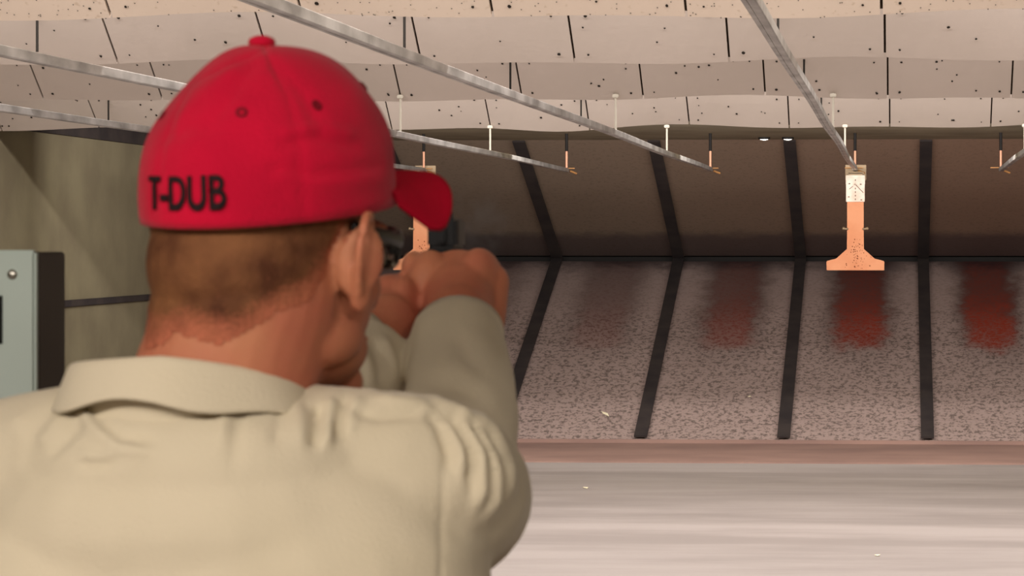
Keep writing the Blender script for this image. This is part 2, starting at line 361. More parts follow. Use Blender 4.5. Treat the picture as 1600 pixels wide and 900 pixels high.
# ------------------------------------------------------------------ ceiling baffles
BAF = [(9.0, 2.535, 'nearest and pinkish perforated row of ceiling baffle boards, at the top edge of the picture', 'perforated'),
       (11.3, 2.532, 'second row of cream ceiling baffle boards, just beyond the pinkish perforated row', 'baffle'),
       (14.35, 2.537, 'third row of ceiling baffle boards, the darker tan one, holding the nearer white rail rods', 'baffle'),
       (17.52, 2.508, 'farthest row of cream ceiling baffle boards, directly above the dark bullet trap', 'baffle')]
SL = math.radians(38)
for bi, (Yb_, zb_, lab, mk) in enumerate(BAF):
    root = empty('ceiling_baffle', ((XL+XR)/2, Yb_, zb_), lab, 'ceiling baffle')
    L = 1.5 if bi else 0.7
    seams = [-0.06-0.687*k for k in range(-6, 10)]
    seams = sorted([s for s in seams if XL < s < XR] + [XL+0.01, XR-0.01])
    bm = bmesh.new()
    def surf(x, t, th=0.0):
        wv = 0.010*math.sin(x*2.1+bi*1.7)+0.008*math.sin(x*4.7+bi*2.9)
        if bi == 3: wv -= 0.028*math.exp(-((x+2.35)/0.42)**2) - 0.010
        f = max(0.0, 1-t/0.5)
        return Vector((x, Yb_-t*math.cos(SL)+th*math.sin(SL), zb_+t*math.sin(SL)+wv*f+th*math.cos(SL)))
    for a, b_ in zip(seams[:-1], seams[1:]):
        a += 0.005; b_ -= 0.005
        nx, nt_ = 6, 6; g0 = [[bm.verts.new(surf(a+(b_-a)*i/nx, L*j/nt_)) for j in range(nt_+1)] for i in range(nx+1)]
        g1 = [[bm.verts.new(surf(a+(b_-a)*i/nx, L*j/nt_, 0.016)) for j in range(nt_+1)] for i in range(nx+1)]
        for i in range(nx):
            for j in range(nt_):
                bm.faces.new((g0[i][j], g0[i][j+1], g0[i+1][j+1], g0[i+1][j])); bm.faces.new((g1[i][j], g1[i+1][j], g1[i+1][j+1], g1[i][j+1]))
            bm.faces.new((g0[i][0], g0[i+1][0], g1[i+1][0], g1[i][0])); bm.faces.new((g0[i][nt_], g1[i][nt_], g1[i+1][nt_], g0[i+1][nt_]))
        for j in range(nt_):
            bm.faces.new((g0[0][j], g1[0][j], g1[0][j+1], g0[0][j+1])); bm.faces.new((g0[nx][j], g0[nx][j+1], g1[nx][j+1], g1[nx][j]))
        # screws and bullet nicks
        spots = [(a+0.06, 0.055), (b_-0.06, 0.055), ((a+b_)/2+random.uniform(-.1, .1), 0.14), (a+0.07, 0.30), (b_-0.07, 0.30)]
        spots += [(random.uniform(a+.05, b_-.05), random.uniform(0.03, 0.32)) for _ in range(random.choice((0, 1, 2)) + (3 if bi >= 2 else 0))]
        for (sx_, st_) in spots:
            rr = random.uniform(0.004, 0.008); c = surf(sx_, st_, -0.003)
            na = Vector((0, -math.sin(SL), -math.cos(SL))); ax = Vector((1, 0, 0)); bx = Vector((0, -math.cos(SL), math.sin(SL)))
            vv = [bm.verts.new(c+ax*rr*math.cos(q*PI/4)*random.uniform(.8, 1.2)+bx*rr*1.2*math.sin(q*PI/4)*random.uniform(.8, 1.2)) for q in range(8)]
            cc = bm.verts.new(c+na*0.002)
            for q in range(8): bm.faces.new((vv[q], vv[(q+1) % 8], cc)).material_index = 1
        if mk == 'perforated':
            for _ in range(60):
                c = surf(random.uniform(a, b_), random.uniform(0.0, 0.3), -0.003)
                poly(bm, [c+Vector((0.003*math.cos(q*PI/2), 0, 0))+Vector((0, -math.cos(SL), math.sin(SL)))*0.003*math.sin(q*PI/2) for q in range(4)], 1)
    o = obj('board_row', bm, [M[mk], M['screw']], root)
    # dark backing visible through the seams
    bm = bmesh.new(); nn_ = 60; xs = [XL+0.01+(XR-XL-0.02)*i/nn_ for i in range(nn_+1)]
    lo_ = [[bm.verts.new(surf(x_, t_, 0.024)) for t_ in (0.004, L)] for x_ in xs]; hi_ = [[bm.verts.new(surf(x_, t_, 0.032)) for t_ in (0.004, L)] for x_ in xs]
    for i in range(nn_):
        bm.faces.new((lo_[i][0], lo_[i][1], lo_[i+1][1], lo_[i+1][0])); bm.faces.new((hi_[i][0], hi_[i+1][0], hi_[i+1][1], hi_[i][1]))
        for e in (0, 1): bm.faces.new((lo_[i][e], lo_[i+1][e], hi_[i+1][e], hi_[i][e]))
    for e in (0, nn_): bm.faces.new((lo_[e][0], lo_[e][1], hi_[e][1], hi_[e][0]))
    obj('seam_backing', bm, M['seam'], root)
    bm = bmesh.new()
    box(bm, ((XL+XR)/2, Yb_-L*math.cos(SL)+0.03, (zb_+L*math.sin(SL)+3.96)/2), (XR-XL-0.02, 0.03, 3.98-zb_-L*math.sin(SL)))
    obj('upper_hanger_board', bm, M['ceil'], root)
    if bi:
        for k in range(-3, 4):
            x = -0.52-1.63*k
            if not XL < x < XR: continue
            yo = 0.25; z1 = zb_+yo*math.tan(SL)+.012; z0 = zb_+.035
            bm = bmesh.new(); box(bm, (x, Yb_-yo, (z0+z1)/2), (0.011, 0.005, z1-z0)); obj('hanger_strap', bm, M['strap'], root)

# strip lamp housings between the baffles
for i, (Y, z, t, p, c) in enumerate(BAYS[:-1]):
    bm = bmesh.new(); box(bm, (-0.8, Y, z+0.02), (10.4, 0.16, 0.08), bev=0.01)
    for hx in (-5.2, -2.3, 0.7, 3.6): tube(bm, [(hx, Y, z+0.05), (hx, Y, 3.96)], 0.006, 8, cap='flat')
    o = obj('strip_light', bm, M['housing'])
    setp(o, ['long white strip lamp above the near baffles, before the pinkish row', 'long white strip lamp between the pinkish and the second baffle row',
             'long white strip lamp between the second and third baffle rows', 'long white strip lamp between the third and the farthest baffle rows'][i], 'strip lamp', 'strip lamps between the baffles')
for i, (bx_, by_) in enumerate(BOOTH):
    t = empty('ceiling_light', (bx_, by_, 2.9), ['rectangular ceiling light above and behind the photographer', 'rectangular ceiling light at the right over the booths', 'rectangular ceiling light at the left over the booths'][i], 'ceiling light', 'booth ceiling lights')
    bm = bmesh.new()
    for (dx, dy, sx, sy) in ((-.6, 0, .04, .64), (.6, 0, .04, .64), (0, -.3, 1.24, .04), (0, .3, 1.24, .04)): box(bm, (bx_+dx, by_+dy, 2.885), (sx, sy, .03), bev=.004)
    obj('light_frame', bm, M['housing'], t)
    bm = bmesh.new(); box(bm, (bx_, by_, 2.893), (1.18, .58, .012)); obj('diffuser', bm, M['diffuser'], t)

# two round downlights in the soffit
for i, px in enumerate((1194, 1231)):
    p = at(px, 218, 22.4); p.z = 2.64
    t = empty('downlight', p, ['left one of the two small glowing round downlights in the dark soffit', 'right one of the two small glowing round downlights, just above a black seam strip'][i], 'downlight', 'round downlights')
    bm = bmesh.new(); ell(bm, (p.x, p.y, 2.635), (0.046, 0.046, 0.022)); obj('bulb', bm, M['lampwhite'], t, True)
    bm = bmesh.new(); tube(bm, [(p.x, p.y, 2.645), (p.x, p.y, 2.622)], 0.052, 20, cap='flat'); obj('trim_ring', bm, M['black'], t)

# ------------------------------------------------------------------ rails
RZ = 2.335
def make_rail(k, lab):
    x = LX - LANE*k
    y0, y1 = 3.4, 21.58
    root = empty('target_rail', (x, y1, RZ), lab, 'target rail', 'overhead target rails')
    w_, h_, th = 0.019, 0.017, 0.003
    bm = bmesh.new()
    prof = [(-w_, -h_+.003), (-w_+.003, -h_), (-.004, -h_), (-.003, -h_+.002), (.003, -h_+.002), (.004, -h_), (w_-.003, -h_), (w_, -h_+.003), (w_, h_-.003), (w_-.003, h_), (-w_+.003, h_), (-w_, h_-.003)]
    ny = 60; rings = []
    for i in range(ny+1):
        y = y0+(y1-y0)*i/ny; dx = 0.003*math.sin(y*1.3+k); dz = 0.003*math.sin(y*0.9+k*2)
        rings.append([bm.verts.new((x+a+dx, y, RZ+b_+dz)) for a, b_ in prof])
    for i in range(ny):
        for q in range(12): bm.faces.new((rings[i][q], rings[i][(q+1) % 12], rings[i+1][(q+1) % 12], rings[i+1][q]))
    bm.faces.new(rings[0]); bm.faces.new(rings[-1][::-1])
    obj('rail_channel', bm, M['galv'], root)
    for (yy, zt) in ((14.30, 2.56), (17.48, 2.53)):
        bm = bmesh.new(); tube(bm, [(x, yy, RZ+0.01), (x, yy, zt)], 0.0065, 8, cap='flat'); box(bm, (x, yy, zt-0.012), (0.035, 0.03, 0.02), bev=0.003)
        obj('hanger_rod', bm, M['white_rod'], root)
    ye = 21.54
    bm = bmesh.new(); tube(bm, [(x, ye, 2.49), (x, ye, 2.645)], 0.013, 10, cap='flat'); o = obj('rod_sleeve', bm, M['black'], root); o['label'] = 'black upper sleeve of the end rod'
    bm = bmesh.new(); tube(bm, [(x, ye, RZ), (x, ye, 2.50)], 0.009, 10, cap='flat'); obj('end_rod', bm, M['copper'], root)
    bm = bmesh.new(); box(bm, (x-0.01, ye+0.02, RZ+0.012), (0.155, 0.014, 0.008), bev=0.002); tube(bm, [(x+0.03, ye+0.04, RZ-0.012), (x+0.075, ye+0.05, RZ-0.03)], 0.009, 10); obj('cross_bar', bm, M['brass'], root)
    if k in (0, 3):
        bm = bmesh.new(); box(bm, (x+.005, y1+.012, 2.308), (0.176, 0.010, 0.130), bev=0.003); obj('end_plate', bm, M['greybracket'], root)
    return root
labs = {-1: 'steel target rail at the far right, mostly out of the frame',
        0: 'steep steel target rail running down to the fully visible orange card target',
        1: 'long steel target rail starting above the red cap and crossing down to the right',
        2: 'steel target rail passing behind the top of the red cap',
        3: 'lowest steel target rail at the left, leading to the half hidden orange target'}
for k in (-1, 0, 1, 2, 3): make_rail(k, labs[k])

# ------------------------------------------------------------------ carriers and card targets
def make_target(k, lab, lab2):
    x = LX-LANE*k+0.005; Y = 21.42
    root = empty('target_carrier', (x, Y, 2.30), lab2, 'target carrier', 'target carriers')
    bm = bmesh.new(); box(bm, (x, Y+0.09, 2.306), (0.12, 0.16, 0.010), bev=0.003)
    for s in (-1, 1): box(bm, (x+s*0.064, Y+0.09, 2.290), (0.012, 0.16, 0.040), bev=0.003)
    obj('bracket', bm, M['greybracket'], root)
    for s in (-1, 1):
        bm = bmesh.new(); tube(bm, [(x+s*.042, Y+.09, 2.291), (x+s*.024, Y+.09, 2.291)], 0.011, 14, cap='flat'); obj('roller', bm, M['chrome'], root)
    bm = bmesh.new(); box(bm, (x, Y+0.025, 2.270), (0.15, 0.03, 0.05), bev=0.004); obj('clamp', bm, M['greybracket'], root)
    # the card hanging from the clamp
    Yc = Y-0.01
    tr = empty('card_target', (x, Yc, 2.0), lab, 'target', 'orange card targets')
    half = [(0.069, 2.17), (0.069, 1.845), (0.066, 1.838), (0.066, 1.826), (0.069, 1.82), (0.071, 1.665), (0.16, 1.585), (0.236, 1.565), (0.242, 1.555), (0.240, 1.487)]
    pts = half + [(-a, z) for a, z in half[::-1]]
    bm = bmesh.new(); fr = [bm.verts.new((x+a, Yc-0.005, z)) for a, z in pts]; bk = [bm.verts.new((x+a, Yc+0.005, z)) for a, z in pts]
    bm.faces.new(fr); bm.faces.new(bk[::-1])
    for i in range(len(pts)): bm.faces.new((fr[i], bk[i], bk[(i+1) % len(pts)], fr[(i+1) % len(pts)]))
    rnd = random.Random(k+3)
    for _ in range(90):
        z = rnd.gauss(1.60, 0.075); a = rnd.gauss(0.03, 0.05)
        if not 1.50 < z < 1.80 or abs(a) > 0.065+max(0, (1.66-z))*1.1: continue
        r_ = rnd.uniform(0.002, 0.0055)
        poly(bm, [(x+a+r_*math.cos(q*PI/3), Yc-0.0065, z+r_*math.sin(q*PI/3)) for q in range(6)], 1)
    obj('card', bm, [M['card'], M['fleck']], tr)
    bm = bmesh.new(); box(bm, (x, Yc-0.012, 2.17), (0.156, 0.008, 0.222), bev=0.002); box(bm, (x, Yc-0.017, 2.24), (0.160, 0.006, 0.075), bev=0.002)
    # folded crease lines and staples
    def bar(p, q, r_, mi): 
        tube(bm, [(x+p[0], Yc-0.018, p[1]), (x+q[0], Yc-0.018, q[1])], r_, 6, cap='flat', mi=mi)
    bar((-0.01, 2.20), (0.0, 2.215), .003, 1); bar((0.0, 2.205), (0.066, 2.135), .003, 1); bar((-0.05, 2.165), (-0.02, 2.19), .0025, 1)
    for z in (2.24, 2.17, 2.14, 2.11, 2.08): box(bm, (x, Yc-0.018, z), (0.008, 0.004, 0.012), 1)
    for (a, z) in ((-0.055, 2.10), (0.05, 2.075), (-0.05, 2.21), (0.045, 2.205)): box(bm, (x+a, Yc-0.018, z), (0.014, 0.004, 0.008), 1)
    obj('white_tag', bm, [M['whitecard'], M['pencil']], tr)
    for s in (-1, 1):
        bm = bmesh.new(); tube(bm, [(x+s*0.068, Yc-0.01, 1.832), (x+s*0.098, Yc-0.01, 1.834)], 0.010, 10); ell(bm, (x+s*0.098, Yc-0.01, 1.836), (0.014, .012, 0.014), seg=12); obj('clip', bm, M['greybracket'], tr, True)
make_target(0, 'orange T-shaped card target hanging in full view at the right, white tag on top', 'grey carrier bracket over the fully visible orange card target')
make_target(3, 'orange card target half hidden behind the cap bill and the hands', 'grey carrier bracket just above the red cap bill')

# ------------------------------------------------------------------ paper scrap, and slivers in place of motion-blurred streaks
for (px, py, ln, ang, lab) in ((946, 647, .13, -50, 'pale sliver in place of a motion-blurred streak, on the lower plate right of the shooter'), (915, 765, .13, -28, 'pale sliver in place of a motion-blurred streak, on the grey floor beside the shooter'),
                               (1371, 868, .05, -40, 'small white paper scrap on the bright floor below the visible target'), (1171, 620, .03, 20, 'tiny sliver for a motion-blurred streak, on the lower plate near the middle black strip')):
    if py < 690:   # on the lower plate: intersect the ray with it
        lo, hi = Yb, Ys
        for _ in range(40):
            mid = (lo+hi)/2; z = at(px, py, mid).z; zp = Zb+(Zs-gap-Zb)*(mid-Yb)/(Ys-Yb)
            if z > zp: lo = mid
            else: hi = mid
        p = at(px, py, lo); nrm = Vector((0, -(Zs-Zb), Ys-Yb)).normalized(); tu = Vector((0, Ys-Yb, Zs-Zb)).normalized()
    else:
        Y = CZ*F/(py-CY); p = at(px, py, Y); p.z = 0.0; nrm = Vector((0, 0, 1)); tu = Vector((0, 1, 0))
    a = R(ang); dr = (Vector((1, 0, 0))*math.cos(a) + tu*math.sin(a)*(1 if py < 690 else 5)).normalized(); sd = nrm.cross(dr).normalized(); wd = ln*0.12 if ln > .1 else ln*0.3
    bm = bmesh.new()
    a0 = [p+dr*ln*t+sd*wd*q+nrm*h for (t, q, h) in ((-.5, 0, 0.001), (-.1, -1, .004), (.5, -.3, .002), (.1, 1, .006))]
    b0 = [v+nrm*0.003 for v in a0]; A = [bm.verts.new(v) for v in a0]; B = [bm.verts.new(v) for v in b0]
    bm.faces.new(A); bm.faces.new(B[::-1])
    for q in range(4): bm.faces.new((A[q], B[q], B[(q+1) % 4], A[(q+1) % 4]))
    setp(obj('scrap_or_streak', bm, M['scrap']), lab, 'scrap', 'pale scraps')

# ------------------------------------------------------------------ stall divider at the left
Yd = 2.62
p0 = at(55, 391, Yd); dx1 = p0.x; ztop = p0.z; wD = 0.30; dD = 0.085
root = empty('stall_divider', (dx1-wD/2, Yd, 0), 'pale blue-grey metal stall post with a dark side, slot and screw, at the left edge', 'stall divider')
bm = bmesh.new(); box(bm, (dx1-wD/2, Yd+0.006, ztop/2), (wD, 0.012, ztop), bev=0.003); obj('front_panel', bm, M['panel'], root)
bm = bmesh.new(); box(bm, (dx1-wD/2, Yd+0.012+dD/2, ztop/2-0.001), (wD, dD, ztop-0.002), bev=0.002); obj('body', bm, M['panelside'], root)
ps = at(19, 429, Yd)
bm = bmesh.new(); ell(bm, (ps.x, Yd, ps.z), (0.0055, 0.003, 0.0055), seg=16); box(bm, (ps.x, Yd-0.003, ps.z), (0.007, 0.001, 0.0012), rot=Euler((0, R(30), 0)).to_matrix()); obj('screw', bm, M['chrome'], root, True)
pa, pb = at(1, 462, Yd), at(1, 537, Yd)
bm = bmesh.new(); box(bm, (pa.x-0.003, Yd-0.0005, (pa.z+pb.z)/2), (0.010, 0.003, pa.z-pb.z)); obj('slot', bm, M['slot'], root)

# ------------------------------------------------------------------ the shooter
HEADY = 1.93
H = at(422, 400, HEADY)
HM = Matrix.Translation(H) @ Euler((0, 0, R(-27))).to_matrix().to_4x4()
def hl(x, y, z): return HM @ Vector((x, y, z))
HR = HM.to_3x3()
neck = at(335, 645, 1.905)
SR = Vector((-0.352, 1.93, 1.555)); ER = Vector((-0.372, 2.17, 1.512)); WR = at(716, 488, 2.43)
SLf = Vector((-0.705, 1.95, 1.545)); EL = Vector((-0.62, 2.17, 1.53)); WL = at(604, 505, 2.42)
TC = Vector((-0.52, 1.93, 0))
def ring_loft(bm, rings, seg=40, sup=2.4):
    rs = []
    for (c, hw, hd, yaw) in rings:
        rr = []
        for k in range(seg):
            a = 2*PI*k/seg; ca, sa = math.cos(a), math.sin(a)
            x = hw*math.copysign(abs(ca)**(2/sup), ca); y = hd*math.copysign(abs(sa)**(2/sup), sa)
            rr.append(bm.verts.new(Vector(c)+Vector((x*math.cos(yaw)-y*math.sin(yaw), x*math.sin(yaw)+y*math.cos(yaw), 0))))
        rs.append(rr)
    for i in range(len(rs)-1):
        for k in range(seg): bm.faces.new((rs[i][k], rs[i][(k+1) % seg], rs[i+1][(k+1) % seg], rs[i+1][k]))
    bm.faces.new(rs[0][::-1]); bm.faces.new(rs[-1])
TY = R(-4)
def torso(bm, e):
    c = lambda z, dy=0, dx=0: (TC.x+dx, TC.y+dy, z)
    ring_loft(bm, [(c(0.93, .0), .170+e, .115+e, TY), (c(1.05), .160+e, .112+e, TY), (c(1.20, -.005), .172+e, .118+e, TY), (c(1.34, -.005), .192+e, .122+e, TY),
                   (c(1.44, -.005), .203+e, .124+e, TY), (c(1.51, 0), .198+e, .116+e, TY), (c(1.56, .0), .170+e, .098+e, TY), (c(1.595, .005), .125+e, .080+e, TY), (c(1.612, .0), .085+e, .062+e, TY)])

# --- hands: palm, four fingers and a thumb each, closing on the pistol grip
GX = at(690, 370, 2.52).x
def hand(bm, right):
    n0 = set(bm.verts)
    hand_(bm, right)
    for v in bm.verts:
        if v not in n0: v.co.z -= .0075*max(0, min(1, (v.co.y-2.42)/.05))
def hand_(bm, right):
    s = 1 if right else -1
    if right:
        tube(bm, [WR-(WR-ER).normalized()*0.03, WR, at(716, 455, 2.47), at(716, 425, 2.505)], [.030, .031, .036, .036], 18, flat=[.85, .85, .95, .8])
        ell(bm, at(748, 432, 2.50), (.024, .045, .036)); ell(bm, at(672, 432, 2.49), (.024, .036, .034)); ell(bm, at(740, 415, 2.53), (.026, .035, .022)); ell(bm, at(664, 414, 2.50), (.018, .03, .020)); ell(bm, at(647, 405, 2.50), (.012, .028, .016))
        ell(bm, at(708, 425, 2.505), (.042, .035, .022))
        tube(bm, [at(768, 428, 2.50), at(769, 480, 2.475), at(765, 525, 2.445)], [.018, .014, .012], 14)
        ks = [(GX+.046, 2.565, 1.712), (GX+.048, 2.562, 1.690), (GX+.047, 2.556, 1.668), (GX+.043, 2.550, 1.648)]
        for i, kp in enumerate(ks):
            L = (.92, 1.0, .95, .8)[i]; kp = Vector(kp); base = Vector((GX+.042, 2.515, kp.z+0.0))
            path = [base, kp, kp+Vector((-.012, .030, .002)), kp+Vector((-.030, .045, .002)), kp+Vector((-.042, .043, .000))] if i == 0 else [base, kp, kp+Vector((-.022, .030*L, -.002)), kp+Vector((-.055*L, .026*L, -.003)), kp+Vector((-.078*L, .006, -.003))]
            tube(bm, spline(path, 4),
                 lerp_list([.0100, .0094, .0084, .0078, .0066], 17), 12)
        th = [at(668, 425, 2.48), Vector((GX-.022, 2.50, 1.712)), Vector((GX-.026, 2.535, 1.716)), Vector((GX-.024, 2.568, 1.716))]
        tube(bm, spline(th, 5), lerp_list([.020, .014, .0115, .0095], 16), 12)
    else:
        tube(bm, [WL-(WL-EL).normalized()*0.03, WL, at(606, 475, 2.46)], [.029, .029, .032], 18, flat=.9)
        ell(bm, at(612, 470, 2.475), (.027, .045, .034)); ell(bm, at(634, 462, 2.46), (.015, .03, .026)); ell(bm, at(606, 472, 2.52), (.016, .035, .032))
        ks = [(GX-.046, 2.560, 1.700), (GX-.049, 2.558, 1.678), (GX-.048, 2.553, 1.656), (GX-.044, 2.546, 1.636)]
        for i, kp in enumerate(ks):
            L = (.92, 1.0, .95, .8)[i]; kp = Vector(kp)
            base = Vector((GX-.048, 2.51, kp.z-.004))
            tube(bm, spline([base, kp, kp+Vector((.016, .040*L, -.002)), kp+Vector((.052*L, .050*L, -.003)), kp+Vector((.082*L, .034, -.003))], 4),
                 lerp_list([.0100, .0094, .0084, .0078, .0066], 17), 12)
        th = [at(632, 455, 2.47), Vector((GX-.040, 2.52, 1.698)), Vector((GX-.036, 2.56, 1.702)), Vector((GX-.031, 2.592, 1.702))]
        tube(bm, spline(th, 5), lerp_list([.018, .014, .0115, .0095], 16), 12)

bm = bmesh.new()
# head
def hell(c, r, rx=0, ry=0, rz=0): ell(bm, hl(*c), r, HR @ Euler((R(rx), R(ry), R(rz))).to_matrix(), 28)
hell((0, -.008, .045), (.075, .092, .090)); hell((0, -.022, -.005), (.069, .078, .066)); hell((0, .027, -.018), (.063, .064, .084))
hell((0, .040, -.072), (.050, .048, .034)); hell((0, .080, -.100), (.022, .018, .018)); hell((0, .080, .020), (.050, .018, .012)); hell((0, .088, -.066), (.024, .010, .007)); hell((0, .087, -.077), (.021, .010, .006))
for s in (-1, 1):
    hell((s*.036, .054, -.025), (.022, .024, .020)); hell((s*.046, .012, -.062), (.018, .038, .022))
tube(bm, [hl(0, .090, .008), hl(0, .106, -.022), hl(0, .112, -.034)], [.007, .011, .013], 14); 
for s in (-1, 1): hell((s*.012, .098, -.037), (.008, .010, .007))
# ears: shell, rim, lobe
for s in (-1, 1):
    rot = HR @ Euler((R(-8), R(s*6), R(s*-34))).to_matrix()
    ell(bm, hl(s*.083, .006, -.004), (.0065, .0185, .029), rot, 24)
    rim = [(s*.078, .024, .010), (s*.081, .020, .026), (s*.088, .008, .031), (s*.096, -.006, .022), (s*.095, -.010, .004), (s*.089, -.004, -.016), (s*.081, .006, -.032)]
    tube(bm, spline([hl(*q) for q in rim], 4), [.0042]*25, 10)
    ell(bm, hl(s*.079, .010, -.032), (.006, .009, .010), rot, 16)
    hell((s*.072, .006, -.004), (.012, .014, .024))
# neck
nb = hl(0, -.022, -.035)
tube(bm, [nb, nb.lerp(neck, 0.5)+Vector((0, 0, 0)), neck, neck+Vector((-.01, 0, -.06))], [.068, .067, .070, .068], 28, flat=[1.05, 1.05, 1.0, .9])
tube(bm, [hl(0, .02, -.06), neck.lerp(hl(0, .02, -.06), .45), neck+Vector((.03, .02, -.01))], [.050, .050, .055], 20)
tube(bm, [neck+Vector((-.13, 0.01, -.065)), neck+Vector((0, .01, -0.04)), neck+Vector((.13, 0.01, -.065))], [.030, .045, .030], 20)
torso(bm, -0.012)
ring_loft(bm, [((TC.x, TC.y, .80), .165, .11, TY), ((TC.x, TC.y, 1.0), .155, .105, TY)])
# arms
tube(bm, spline([SR, SR.lerp(ER, .5), ER, ER.lerp(WR, .35), WR], 4), lerp_list([.055, .046, .038, .038, .029], 17), 20)
tube(bm, spline([SLf, SLf.lerp(EL, .5), EL, EL.lerp(WL, .35), WL], 4), lerp_list([.055, .046, .038, .038, .029], 17), 20)
tube(bm, [SR+Vector((-.12, 0, .0)), SR], [.06, .056], 20); tube(bm, [SLf+Vector((.12, 0, 0)), SLf], [.06, .056], 20)
# legs and feet
LEG = {}
for s, fy in ((-1, 0.22), (1, -0.06)):
    hip = Vector((TC.x+s*.09, TC.y, .90)); kn = Vector((TC.x+s*.13, TC.y+fy*.55, .49)); an = Vector((TC.x+s*.16, TC.y+fy, .09))
    LEG[s] = (hip, kn, an)
    tube(bm, spline([hip, hip.lerp(kn, .4), kn, kn.lerp(an, .35), an], 4), lerp_list([.086, .076, .054, .056, .036], 17), 20)
    tube(bm, [an+Vector((0, -.03, -.03)), an+Vector((0, .08, -.045)), an+Vector((0, .17, -.055))], [.034, .036, .026], 14, flat=.8)
hand(bm, True); hand(bm, False)
body = obj('person', remesh(bm, 0.0031, 3, .5), M['skin'], smooth=True)
setp(body, 'person seen from behind in a khaki long-sleeved shirt and red cap, aiming a pistol', 'person')

# --- hair: a thin cropped layer over the back and sides of the skull
HMi = HM.inverted()
bm = bmesh.new(); bm.from_mesh(body.data); bm.normal_update()
def hair_d(p):
    q = HMi @ p
    if q.z > 0.10 or q.z < -0.12 or abs(q.x) > .082 or q.y > .09 or q.length > .17: return -1
    az = math.degrees(math.atan2(abs(q.x), -(q.y)))      # 0 = nape, 90 = ear
    line = -0.066 if az < 25 else (-0.066+0.046*(az-25)/50 if az < 75 else -0.020+0.06*(az-75)/20)
    if az > 118: line = 0.045
    nz = noise.noise(q*70)*0.006+noise.noise(q*25)*0.009
    return min(1.0, max(-1.0, (q.z-line+nz)/0.030))
dn = {v: hair_d(v.co) for v in bm.verts}
bmesh.ops.delete(bm, geom=[f for f in bm.faces if min(dn[v] for v in f.verts) < 0], context='FACES')
bmesh.ops.delete(bm, geom=[v for v in bm.verts if not v.link_faces], context='VERTS')
lay = bm.verts.layers.float.new('hair_cover')
for v in bm.verts:
    d = max(0, hair_d(v.co)); v[lay] = 0.05+1.05*d
    v.co += (v.normal if v.normal.dot(v.co-H) > 0 else -v.normal)*(0.0006+0.0038*min(1, d*1.2)+0.0006*noise.noise(v.co*260))
hair = obj('hair', bm, M['hair'], body, 'raw')
for p in hair.data.polygons: p.use_smooth = True

for s in (-1, 1):
    bm = bmesh.new(); ell(bm, hl(s*.032, .083, .0), (.012, .012, .012)); ell(bm, hl(s*.032, .0935, .0), (.005, .003, .005)); o = obj('eye', bm, M['eye'], body, True)

# --- safety glasses
gl = bmesh.new()
for s in (-1, 1):
    tube(gl, [hl(s*.080, .002, .022), hl(s*.076, .03, .018), hl(s*.066, .072, .012)], [.003, .0035, .005], 10, flat=1.4)
    tube(gl, spline([hl(s*.066, .072, .016), hl(s*.055, .085, .018), hl(s*.034, .098, .020), hl(s*.006, .106, .012)], 4), .0035, 10)
    tube(gl, spline([hl(s*.066, .072, .008), hl(s*.060, .078, -.004), hl(s*.040, .094, -.008), hl(s*.012, .104, -.002), hl(s*.006, .106, .012)], 4), .0028, 10)
    box(gl, hl(s*.0650, .068, .010), (.004, .014, .018), rot=HR, bev=.003)
glasses = obj('glasses', gl, M['frame'], body, True)
bm = bmesh.new()
for s in (-1, 1):
    g0 = []
    for i in range(7):
        t = i/6; c = Vector((.064-.057*t, .071+.033*math.sin(t*PI/2), 0))
        g0.append([bm.verts.new(hl(s*c.x, c.y, .018-.026*j/4*(1-.25*t))) for j in range(5)])
    for i in range(6):
        for j in range(4): bm.faces.new((g0[i][j], g0[i+1][j], g0[i+1][j+1], g0[i][j+1]))
bmesh.ops.solidify(bm, geom=bm.faces[:], thickness=.0018)
obj('lens', bm, M['lens'], glasses, True)

# --- cap (crown, bill, button, eyelets, seams, lettering), built in the head's frame
CM = HM @ Matrix.Translation((.003, -.003, .0335)) @ Euler((R(7), R(2.0), 0)).to_matrix().to_4x4()
CH = 0.127
def capP(az, t, off=0.0):
    """az: 0 = back, +90 = right side, 180 = front; t 0 rim .. 1 top"""
    a = math.radians(az); fr = 0.5-0.5*math.cos(a)     # 0 back .. 1 front
    ax, ay = 0.0865, 0.108
    ex = 2.25+0.5*fr                                   # boxier front
    ph = t*PI/2
    c, s_ = math.cos(ph)**(2/ex), math.sin(ph)**(2/ex)
    pv = 1+0.020*math.sin(PI*min(1, t*2.2))*(1-.3*fr)
    seam = 1-0.006*math.exp(-(((az+30) % 60-30)/3.2)**2)*(0.2+t)*(1-t)*2
    rad = c*pv*seam
    z = s_*CH
    z -= 0.010*math.sin(PI*min(1, max(0, t)))**2*(1-fr)*0.9       # slack at the back of the crown
    p = Vector((ax*rad*math.sin(a), -ay*rad*math.cos(a), z - 0.006*math.cos(a)*0))
    p += Vector((0.0025*noise.noise(p*22), 0.0025*noise.noise(p*22+Vector((5, 1, 2))), 0.003*noise.noise(p*15+Vector((9, 4, 1)))))*min(1, t*5)
    if off:
        nrm = Vector((math.sin(a)*c/ax, -math.cos(a)*c/ay, s_/CH)).normalized(); p += nrm*off
    return CM @ p
bm = bmesh.new(); NA, NT = 144, 48
outer = [[bm.verts.new(capP(360*i/NA, (j/NT)**1.0*0.995)) for j in range(NT+1)] for i in range(NA)]
